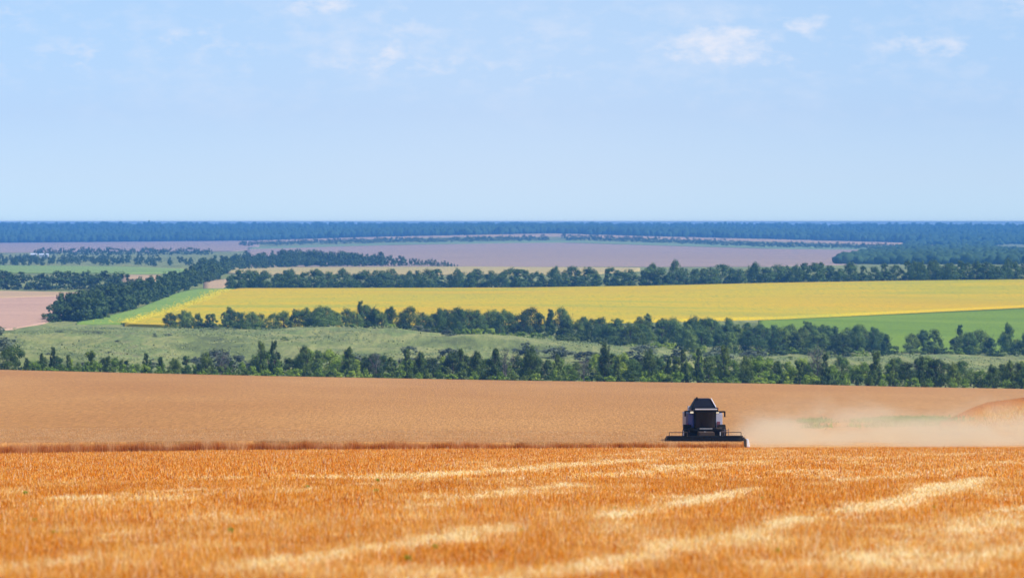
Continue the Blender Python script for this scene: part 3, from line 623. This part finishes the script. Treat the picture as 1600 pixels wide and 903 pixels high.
r_ = random.Random(8)
wood('treeline', [(x, 415.5 + r_.uniform(-1, 1), r_.uniform(.7, 1.1) * np.interp(x, [440, 500, 600, 700], [24, 22, 17, 8])) for x in np.arange(440, 706, 5.)] + [(x, 417, r_.uniform(3, 6)) for x in np.arange(675, 716, 5.)], 'tapering tree line in front of the mauve field', M_WOOD, seed=6)
wood('treeline', [(x, 454 - r_.uniform(0, 3), r_.uniform(20, 29) * (1 if x < 195 else .6)) for x in np.arange(-220, 215, 7.)], 'dense belt between the green strip and the pinkish field', M_WOOD, seed=7, wf=1.3)
wood('hedgerow', in_poly([(-200, 416), (300, 416), (300, 408), (180, 404), (-200, 404)], 300, 9), 'scattered hedgerow trees above the light green strip', M_WOOD, hm=5.5, seed=8)
wood('hedgerow', [(x, r_.uniform(396.5, 399.5), r_.uniform(6, 12)) for x in np.arange(55, 335, 4.)], 'bluish hedgerow crossing the mauve strip at far left', M_WOOD, seed=9)
H1 = [(375, 385.5), (500, 382.5), (700, 379), (858, 377)]
wood('hedgerow', [(x, curve(H1, x) - r_.uniform(0, 3), r_.uniform(5, 9)) for x in np.arange(375, 858, 3.2)], 'thin dark hedgerow above the mauve field, left of the gap', M_WOOD, seed=10)
H2 = [(880, 376.5), (1000, 380), (1200, 387), (1400, 391)]
wood('hedgerow', [(x, curve(H2, x) - r_.uniform(0, 3.5), r_.uniform(6, 9.5)) for x in np.arange(880, 1415, 3.0)], 'thin dark hedgerow above the mauve field, right of the gap', M_WOOD, seed=11)

def ico():
    bm = bmesh.new(); bmesh.ops.create_icosphere(bm, subdivisions=2, radius=1); V = np.array([v.co[:] for v in bm.verts]); Fc = np.array([[v.index for v in f.verts] for f in bm.faces]); bm.free(); return V, Fc
IV, IF = ico()
def canopy(name, X, Y, h, label, mat, seed, wid=.62):
    r = np.random.default_rng(seed); n = len(X); Z = ground(X, Y); k = len(IV)
    rad = 1 + r.normal(0, .20, (n, k)); H_ = h * r.uniform(.75, 1.2, n); W_ = h * wid * r.uniform(.8, 1.25, n)
    V = IV[None] * rad[..., None]; V = np.stack([V[..., 0] * W_[:, None] + X[:, None], V[..., 1] * W_[:, None] + Y[:, None], (V[..., 2] * .55 + .48) * H_[:, None] + Z[:, None]], -1)
    Fc = (IF[None] + (np.arange(n) * k)[:, None, None]).reshape(-1, 3)
    return tag(link(name, npmesh(name, V.reshape(-1, 3), Fc, mat)), label, kind='stuff')
b = M('far_forest'); nf = b.noise(.05, 4, .6, b.P()); M_FAR = b.surf(b.ramp(nf, [(.3, (.035, .075, .035)), (.55, (.055, .11, .042)), (.75, (.085, .15, .055))]), rough=.8, spec=.1)
r = np.random.default_rng(12)
n = 14000; u = r.uniform(-500, 2100, n); ylow = curve([(-500, 380), (0, 379.5), (370, 376.5), (560, 371), (860, 365), (1000, 369), (1200, 374), (1410, 379.5), (2100, 386)], u)
y = ylow - .4 - (ylow - curve([(-500, 354), (800, 355.2), (1600, 356)], u)) * r.random(n) ** 1.15; y = np.where(r.random(n) < .25, ylow - r.uniform(0, 1.2, n), y); X, Y = unproject(u, y)
canopy('forest', X, Y, 13, 'long blue forest along the whole horizon', M_FAR, 3, .5)
pts = in_poly([(1300, 413), (1360, 398), (1415, 389), (1420, 379), (2100, 386), (2100, 414)], 4200, 14)
pts = [p for p in pts if not (((p[0] - 1585) / 40) ** 2 + ((p[1] - 388) / 6) ** 2 < 1 or ((p[0] - 1462) / 26) ** 2 + ((p[1] - 387) / 4) ** 2 < 1)]
X, Y = unproject([p[0] for p in pts], [p[1] for p in pts])
canopy('forest', X, Y, 7.5, 'blue green woodland spilling down the slope at far right', M_FAR, 4, .7)

# ------------------------------------------------------------------ solid helpers
def simple(name, col, rough=.5, metal=0, spec=.5, coat=0):
    b = M(name); n = b.noise(6, 4, .6, b.P()); c = b.mix(b.math('MULTIPLY', n, .30), col, tuple(min(1, x * .7 + .015) for x in col)); m = b.surf(c, rough=rough, metal=metal, spec=spec); return m
def bbox(bm, x0, x1, y0, y1, z0, z1, bev=.02, taper=None):
    vs = [bm.verts.new((x, y, z)) for z in (z0, z1) for x, y in ((x0, y0), (x1, y0), (x1, y1), (x0, y1))]
    if taper:
        for v in vs[4:]: v.co.x = (v.co.x - (x0 + x1) / 2) * taper[0] + (x0 + x1) / 2 + (taper[2] if len(taper) > 2 else 0); v.co.y = (v.co.y - (y0 + y1) / 2) * taper[1] + (y0 + y1) / 2
    fs = [bm.faces.new([vs[i] for i in q]) for q in ((3, 2, 1, 0), (4, 5, 6, 7), (0, 1, 5, 4), (1, 2, 6, 5), (2, 3, 7, 6), (3, 0, 4, 7))]
    if bev: bmesh.ops.bevel(bm, geom=list({e for f in fs for e in f.edges}), offset=bev, segments=2, affect='EDGES', profile=.7)
def bcyl(bm, p, q, r0, r1=None, seg=20):
    p, q = Vector(p), Vector(q); r1 = r0 if r1 is None else r1; d = q - p
    bmesh.ops.create_cone(bm, cap_ends=True, segments=seg, radius1=r0, radius2=r1, depth=d.length, matrix=Matrix.Translation((p + q) / 2) @ d.to_track_quat('Z', 'Y').to_matrix().to_4x4())
def solid(name, mat, parent, build, smooth=False, loc=None):
    bm = bmesh.new(); build(bm); bmesh.ops.recalc_face_normals(bm, faces=bm.faces); me = bpy.data.meshes.new(name); bm.to_mesh(me); bm.free(); me.materials.append(mat)
    if smooth:
        me.polygons.foreach_set('use_smooth', [True] * len(me.polygons)); me.set_sharp_from_angle(angle=R(35))
    o = link(name, me, parent)
    if loc: o.location = loc
    return o

# ------------------------------------------------------------------ combine harvester
BLK = simple('black_paint', (.004, .004, .005), .5, spec=.15); NAVY = simple('navy_cover', (.004, .006, .02), .6, spec=.15); TYRE = simple('tyre_rubber', (.015, .014, .013), .8, spec=.2)
WHT = simple('white_paint', (.70, .70, .72), .4); RED = simple('red_paint', (.55, .03, .03), .4); BLU = simple('blue_grey_panel', (.10, .18, .55), .25); PALE = simple('pale_panel', (.60, .64, .80), .3)
STEEL = simple('worn_steel', (.16, .14, .15), .4, .6); BROWN = simple('dusty_brown_steel', (.07, .04, .022), .7); LAMPM = simple('lamp_lens', (.98, .93, .80), .3); AMBER = simple('amber_lens', (.35, .10, .02), .2)
gl = M('cab_glass'); M_GLASS = gl.surf((.008, .008, .009), rough=.12, spec=.22)
cu = 1104; cx, cY = unproject(cu, 701.6); cx, cY = cx[0], 326.0; cx = (cu - 800) / F * cY
for n_ in LAMPM.node_tree.nodes:
    if n_.type == 'BSDF_PRINCIPLED': n_.inputs['Emission Color'].default_value = (1, .88, .62, 1); n_.inputs['Emission Strength'].default_value = .7
cb = bpy.data.objects.new('combine_harvester', None); C.objects.link(cb); cb.location = (cx, cY, ground(cx, cY)[0]); cb.rotation_euler = (0, 0, R(3.0))
tag(cb, 'dark combine harvester driving toward the viewer with a wide header, trailing dust', 'combine harvester')
solid('chassis', BLK, cb, lambda bm: (bbox(bm, -1.2, 1.2, .9, 5.2, .75, 1.42, .04), bbox(bm, -1.25, 1.25, .55, 1.3, 1.28, 1.42, .02)))
def feeder(bm):
    bbox(bm, -.62, .52, -1.0, .9, .45, 1.25, .03)
solid('feeder_house', BROWN, cb, feeder)
def tank(bm): bbox(bm, -1.42, 1.42, 1.95, 4.6, 1.42, 2.58, .06); bbox(bm, -1.0, 1.0, 1.95, 4.6, 2.5, 2.86, .04); bbox(bm, -1.2, 1.2, 4.6, 6.2, 1.2, 2.5, .12)
body = solid('grain_tank', simple('grey_violet_paint', (.22, .21, .28), .4), cb, tank)
solid('side_panel', BLU, cb, lambda bm: bbox(bm, -1.22, -.80, 1.75, 1.93, 1.45, 2.52, .04))
sp_r = solid('side_panel', PALE, cb, lambda bm: bbox(bm, .80, 1.40, 1.75, 1.93, 1.40, 2.55, .04)); sp_r['label'] = 'pale front panel with a dull red hatch'
solid('hatch', simple('dull_red_hatch', (.28, .10, .14), .5), sp_r, lambda bm: bbox(bm, .98, 1.22, 1.70, 1.748, 1.42, 1.95, .01))
solid('hatch', simple('rose_hatch', (.45, .10, .18), .5), cb, lambda bm: bbox(bm, -1.36, -1.225, 1.72, 1.9, 1.45, 1.80, .01))
def ext(bm):
    bbox(bm, -.90, .88, 1.9, 4.0, 3.02, 3.66, .0, (.60, .75))
ex_ = solid('tank_cover', NAVY, cb, ext)
solid('edge_strip', PALE, ex_, lambda bm: bcyl(bm, (.90, 1.86, 3.03), (.56, 2.12, 3.70), .035, .035, 8))
solid('corner_post', BLK, ex_, lambda bm: (bbox(bm, -.60, -.48, 2.1, 2.25, 3.55, 3.80, .01), bcyl(bm, (-.93, 1.86, 3.03), (-.56, 2.12, 3.74), .04, .04, 8)))
solid('deck', BLK, cb, lambda bm: bbox(bm, -1.05, 1.0, 1.4, 4.5, 2.865, 3.015, .03))
# cab
def cabg(bm):
    n = 7
    for k in range(n):                   # curved windscreen made of upright facets
        a0 = -.76 + 1.52 * k / n; a1 = -.76 + 1.52 * (k + 1) / n; f = lambda a: .42 + .42 * (a / .76) ** 2
        vs = [bm.verts.new(c) for c in ((a0, f(a0) + .12, 1.50), (a1, f(a1) + .12, 1.50), (a1, f(a1), 2.72), (a0, f(a0), 2.72))]; bm.faces.new(vs)
        vs = [bm.verts.new(c) for c in ((a0, f(a0) + .12, 1.50), (a1, f(a1) + .12, 1.50), (a1, 1.7, 1.50), (a0, 1.7, 1.50))]; bm.faces.new(vs)
    for s in (-.76, .76): bm.faces.new([bm.verts.new(c) for c in ((s, .96, 1.5), (s, 1.7, 1.5), (s, 1.7, 2.72), (s, .84, 2.72))])
    bmesh.ops.remove_doubles(bm, verts=bm.verts, dist=.001)
cab = solid('cab', BLK, cb, lambda bm: (bbox(bm, -.80, .80, 1.6, 1.9, 1.44, 2.74, .03), bbox(bm, -.82, .82, .60, 1.7, 1.425, 1.495, .02)))
solid('windscreen', M_GLASS, cab, cabg, True)
solid('pillar', BLK, cab, lambda bm: (bcyl(bm, (-.79, .98, 1.48), (-.79, .84, 2.76), .035, .035, 8), bcyl(bm, (.79, .98, 1.48), (.79, .84, 2.76), .035, .035, 8)))
solid('roof', BLK, cab, lambda bm: bbox(bm, -.93, .93, .28, 1.75, 2.73, 2.93, .06))
solid('roof_visor', WHT, cab, lambda bm: bbox(bm, -.86, .84, .20, .275, 2.90, 3.00, .02))
solid('handrail', WHT, cab, lambda bm: bcyl(bm, (-.50, .30, 1.46), (.48, .30, 1.46), .022, .022, 8))
solid('steering_column', simple('grey_plastic', (.30, .31, .32), .6), cab, lambda bm: (bcyl(bm, (.02, .62, 1.5), (.02, .95, 2.05), .04, .05, 8), bcyl(bm, (-.16, .97, 2.07), (.20, .97, 2.07), .03, .03, 8)))
for s, x in ((-1, -1.02), (1, .96)):
    h_ = solid('headlight', BLK, cb, lambda bm: bbox(bm, x - .15, x + .15, 1.22, 1.38, 2.56, 2.78, .02)); solid('lens', LAMPM, h_, lambda bm: bbox(bm, x - .125, x + .125, 1.18, 1.217, 2.60, 2.76, .012))
for s, x0, x1, z in ((-1, -1.14, -1.60, 2.76), (1, 1.08, 1.54, 2.72)):
    mr = solid('mirror', BLK, cb, lambda bm: (bbox(bm, x1 - .05 * (1 + s), x1 + .05 * (1 - s) + .02, 1.02, 1.08, z - .40, z + .02, .015)))
    solid('mirror_arm', BLK, mr, lambda bm: (bcyl(bm, (x0 - s * .45, 1.25, z + .02), (x1, 1.05, z + .03), .045, .03, 8), bcyl(bm, (x0, 1.2, z - .04), (x1, 1.05, z - .02), .035, .03, 8)))
solid('beacon', AMBER, cb, lambda bm: (bcyl(bm, (1.02, 1.5, 2.86), (1.02, 1.5, 3.02), .07, .05, 12)), True)
# wheels
def wheel(x, y, r, w):
    wh = solid('wheel', TYRE, cb, lambda bm: (bcyl(bm, (x - w / 2, y, r), (x + w / 2, y, r), r * .96, None, 36), [bbox(bm, x - w / 2 - .01, x + w / 2 + .01, y + math.cos(a) * r * .96 - .04, y + math.cos(a) * r * .96 + .04, r + math.sin(a) * r * .96 - .04, r + math.sin(a) * r * .96 + .04, 0) for a in [2 * math.pi * i / 22 for i in range(22)]]), False)
    sx = 1 if x > 0 else -1
    solid('rim', RED if r < .7 else WHT, wh, lambda bm: bcyl(bm, (x + sx * (w / 2 - .05), y, r), (x + sx * (w / 2 + .02), y, r), r * .5, r * .46, 24))
for x in (-1.32, 1.32): wheel(x, 1.75, .86, .55)
for x in (-1.15, 1.15): wheel(x, 5.2, .56, .38)
solid('unloading_auger', WHT, cb, lambda bm: (bcyl(bm, (-1.05, 3.0, 2.98), (-.75, 6.6, 2.70), .12, .12, 16), bcyl(bm, (-1.05, 3.0, 2.5), (-1.05, 3.0, 3.0), .14, .12, 14)), True)
solid('straw_hood', BLK, cb, lambda bm: bbox(bm, -.85, .85, 6.15, 7.3, .8, 2.2, .05, (.9, .5)))
def ladder(bm):
    for x in (1.45, 1.78): bcyl(bm, (x, .7, .42), (x, 1.0, 1.45), .022, .022, 6); None
    for i in range(4): bbox(bm, 1.45, 1.78, .72 + i * .08, .84 + i * .08, .50 + i * .27, .53 + i * .27, 0)
lad = solid('ladder', STEEL, cb, ladder)
solid('engine_shield', BROWN, cb, lambda bm: (bbox(bm, -1.28, -.66, .95, 1.5, .86, 1.40, .05), bbox(bm, .56, 1.30, .95, 1.5, .86, 1.50, .05)))
solid('fender', STEEL, cb, lambda bm: bbox(bm, 1.30, 1.62, .95, 1.6, 1.0, 1.28, .04))
solid('support_post', WHT, cb, lambda bm: (bbox(bm, -.20, -.14, -.45, -.39, .84, 1.30, .01)))
solid('support_post', WHT, cb, lambda bm: (bbox(bm, .98, 1.05, -.40, -.34, .84, 1.24, .01)))
# header and reel, offset a little to one side of the body
hx = -.25
hd = solid('header', BLK, cb, lambda bm: (bbox(bm, hx - 2.92, hx + 2.92, -1.25, -1.12, .40, .92, .02), bbox(bm, hx - 2.92, hx + 2.92, -2.05, -1.1, .30, .40, .02),
    bbox(bm, hx - 2.98, hx - 2.86, -2.2, -1.1, .38, .98, .03), bbox(bm, hx + 2.80, hx + 2.93, -2.3, -1.1, .12, .92, .03), bcyl(bm, (hx - 2.9, -1.2, .96), (hx + 2.9, -1.2, .96), .05, .05, 10)))
def auger(bm):
    bcyl(bm, (hx - 2.8, -1.5, .62), (hx + 2.78, -1.5, .62), .13, .13, 14)
    for i in range(34):
        x = hx - 2.75 + i * .163; bcyl(bm, (x, -1.5, .62), (x + .03, -1.5, .62), .22, .22, 14)
solid('auger', STEEL, hd, auger)
def reel(bm):
    cz, cyr, rr_ = .72, -2.0, .36
    bcyl(bm, (hx - 2.8, cyr, cz), (hx + 2.76, cyr, cz), .07, .07, 12)
    for k in range(6):
        a = k * math.pi / 3 + .3; y, z = cyr + math.cos(a) * rr_, cz + math.sin(a) * rr_ * .62
        bcyl(bm, (hx - 2.8, y, z), (hx + 2.76, y, z), .04, .04, 8)
        for i in range(45): x = hx - 2.76 + i * .125; bcyl(bm, (x, y, z), (x, y + .04, z - .17), .009, .006, 4)
        for i in range(6): x = hx - 2.8 + i * 1.11; bcyl(bm, (x, cyr, cz), (x, y, z), .022, .022, 6)
solid('reel', BLK, hd, reel)
def rail(bm):
    for a, b in ((-2.72, -1.35), (1.35, 2.76)):
        pts = [(hx + a, -1.3, .9), (hx + a, -1.3, 1.27), (hx + b, -1.3, 1.27), (hx + b, -1.3, .9)]
        for p, q in zip(pts, pts[1:]): bcyl(bm, p, q, .028, .028, 8)
solid('guard_rail', BROWN, hd, rail)
def cone_(bm, x, z0=.02):
    bcyl(bm, (x, -1.5, .45), (x, -2.5, z0 + .1), .12, .03, 14); bbox(bm, x - .10, x + .10, -1.6, -1.0, .14, .86, .04)
dr = solid('crop_divider', BLK, hd, lambda bm: bbox(bm, hx + 2.80, hx + 3.02, -2.7, -1.6, -.02, .86, .05, (.8, .45)))
solid('divider_tip', WHT, dr, lambda bm: bbox(bm, hx + 3.03, hx + 3.29, -2.9, -1.5, .22, .80, .06, (.6, .6, -.04))); solid('reflector', RED, dr, lambda bm: bbox(bm, hx + 3.03, hx + 3.24, -2.94, -1.9, .0, .215, .03))
solid('crop_divider', BLK, hd, lambda bm: cone_(bm, hx - 2.93, .3))

# ------------------------------------------------------------------ dust trailing the combine
gz = ground((1400 - 800) / F * 340, 340)[0]
def dust(name, u0, u1, Ya, Yb, h, dens, label, seed, mode='plume'):
    x0, x1 = (u0 - 800) / F * Ya, (u1 - 800) / F * Ya; zb = float(min(ground([x0, x1, x0, x1], [Ya, Ya, Yb, Yb]))) - .3; zt = float(max(ground([x0, x1], [Ya, Ya]))) + h
    b = M(name); g = b.N('ShaderNodeTexCoord'); s = b.N('ShaderNodeSeparateXYZ'); b.l.new(g.outputs['Generated'], s.inputs[0]); gx, gy, gzz = s.outputs
    mp = b.N('ShaderNodeMapping'); b.l.new(g.outputs['Object'], mp.inputs[0]); mp.inputs['Scale'].default_value = (.17, .20, .36); mp.inputs['Location'].default_value = (seed, 0, 0)
    n = b.noise(1.0, 5, .65, mp.outputs[0])
    topf = b.math('ADD', .62, b.math('MULTIPLY', b.math('MULTIPLY', gx, b.math('SUBTRACT', 1, gx)), 1.0))
    zf = b.math('SUBTRACT', 1, b.math('DIVIDE', gzz, topf), True)
    ef = b.math('MULTIPLY', b.math('MULTIPLY', gx, 9, True), b.math('MULTIPLY', b.math('SUBTRACT', 1, gx), 5, True))
    yf = b.math('MULTIPLY', b.math('MULTIPLY', gy, 4, True), b.math('MULTIPLY', b.math('SUBTRACT', 1, gy), 4, True))
    nn = b.math('MULTIPLY', b.math('SUBTRACT', n, b.math('ADD', .36, b.math('MULTIPLY', gzz, .30))), 6.0, True)
    d = b.math('MULTIPLY', b.math('MULTIPLY', b.math('POWER', zf, 1.4), b.math('MULTIPLY', ef, yf)), b.math('MULTIPLY', b.math('ADD', nn, .04), dens))
    v = b.N('ShaderNodeVolumePrincipled'); v.inputs['Color'].default_value = (.97, .89, .66, 1); v.inputs['Density'].default_value = 0; b.l.new(d, v.inputs['Density']); v.inputs['Anisotropy'].default_value = 0
    b.l.new(v.outputs[0], b.out.inputs['Volume'])
    bm = bmesh.new(); bbox(bm, 0, x1 - x0, 0, Yb - Ya, 0, zt - zb, 0); me = bpy.data.meshes.new(name); bm.to_mesh(me); bm.free(); me.materials.append(b.m)
    o = link(name, me); o.location = (x0, Ya, zb); return tag(o, label, kind='stuff')
dust('dust_cloud', 1158, 1800, 317, 353, 5.2, .43, 'pale tan dust cloud drifting right of the combine', 3.3)

# ------------------------------------------------------------------ weeds in the near stubble and the far sheds
def weed_mesh(seed):
    r = np.random.default_rng(seed); n = 60; th = r.uniform(0, 6.28, n); L = r.uniform(.03, .16, n); P = np.stack([r.normal(0, .04, n), r.normal(0, .04, n), np.zeros(n)], 1)
    tip = P + np.stack([np.cos(th) * L, np.sin(th) * L, r.uniform(.06, .26, n)], 1); w = np.stack([-np.sin(th), np.cos(th), 0 * th], 1) * .025; mid = (P + tip) / 2
    V = np.stack([P, mid - w, tip, mid + w], 1).reshape(-1, 3); return npmesh('weed', V, np.arange(4 * n).reshape(-1, 4), M_WEED, attr={'tone': np.repeat(r.random(n), 4)})
WM = [weed_mesh(i) for i in range(3)]
for i, (u, y, s) in enumerate(sorted([(680, 866, .6), (638, 886, .65), (360, 840, .7), (55, 822, .6), (86, 842, .6), (40, 778, .8), (480, 768, .8), (587, 774, .8), (960, 803, .6), (815, 838, .5), (1460, 800, .5), (1215, 872, .5), (590, 757, .8), (1190, 785, .5)])):
    x, Y = unproject(u, y); o = link('weed', WM[i % 3]); o.location = (x[0], Y[0], ground(x, Y)[0] + .08); o.scale = (s * .75,) * 3; o.rotation_euler = (0, 0, i)
    tag(o, 'small green weed in the orange stubble, %s from the left of the weeds' % ordinal(i + 1), 'weed', 'green weeds in the near stubble')
SHW = simple('pale_render', (.75, .74, .74), .8); SHR = simple('pale_sheet_roof', (.72, .76, .82), .5)
for i, (u, y, w, lab) in enumerate(((52, 402, 10, 'small pale farm shed at far left, nearer the frame edge'), (68, 402.5, 14, 'long pale farm shed among the far hedgerows'))):
    x, Y = unproject(u, y); x, Y = x[0], Y[0]; z = ground(x, Y)[0]; wm = w * Y / F
    e = bpy.data.objects.new('farm_shed', None); C.objects.link(e); e.location = (x, Y, z); tag(e, lab, 'shed', 'pale sheds far off at the left')
    solid('wall', SHW, e, lambda bm: bbox(bm, -wm / 2, wm / 2, 0, 8, -.3, 3.0, 0))
    def rf(bm):
        a = [bm.verts.new(c) for c in ((-wm / 2 - .3, -.4, 3.0), (wm / 2 + .3, -.4, 3.0), (wm / 2 + .3, 8.4, 3.0), (-wm / 2 - .3, 8.4, 3.0), (-wm / 2 - .3, 4, 4.6), (wm / 2 + .3, 4, 4.6))]
        for q in ((0, 1, 5, 4), (2, 3, 4, 5), (0, 4, 3), (1, 2, 5), (0, 3, 2, 1)): bm.faces.new([a[k] for k in q])
    solid('roof', SHR, e, rf)

# ------------------------------------------------------------------ the air
zmin = float(ZZ.min()) - 1.2; zmax = 0.9
hz = M('haze'); pv = hz.N('ShaderNodeVolumePrincipled'); pv.inputs['Color'].default_value = (*HAZE['color'], 1); pv.inputs['Density'].default_value = HAZE['density']; pv.inputs['Anisotropy'].default_value = 0
hz.l.new(pv.outputs[0], hz.out.inputs['Volume'])
bm = bmesh.new(); bbox(bm, -9200, 9200, -160, 16150, zmin, zmax, 0); me = bpy.data.meshes.new('haze'); bm.to_mesh(me); bm.free(); me.materials.append(hz.m)
tag(link('haze', me), 'blue summer haze over the whole valley', kind='stuff')
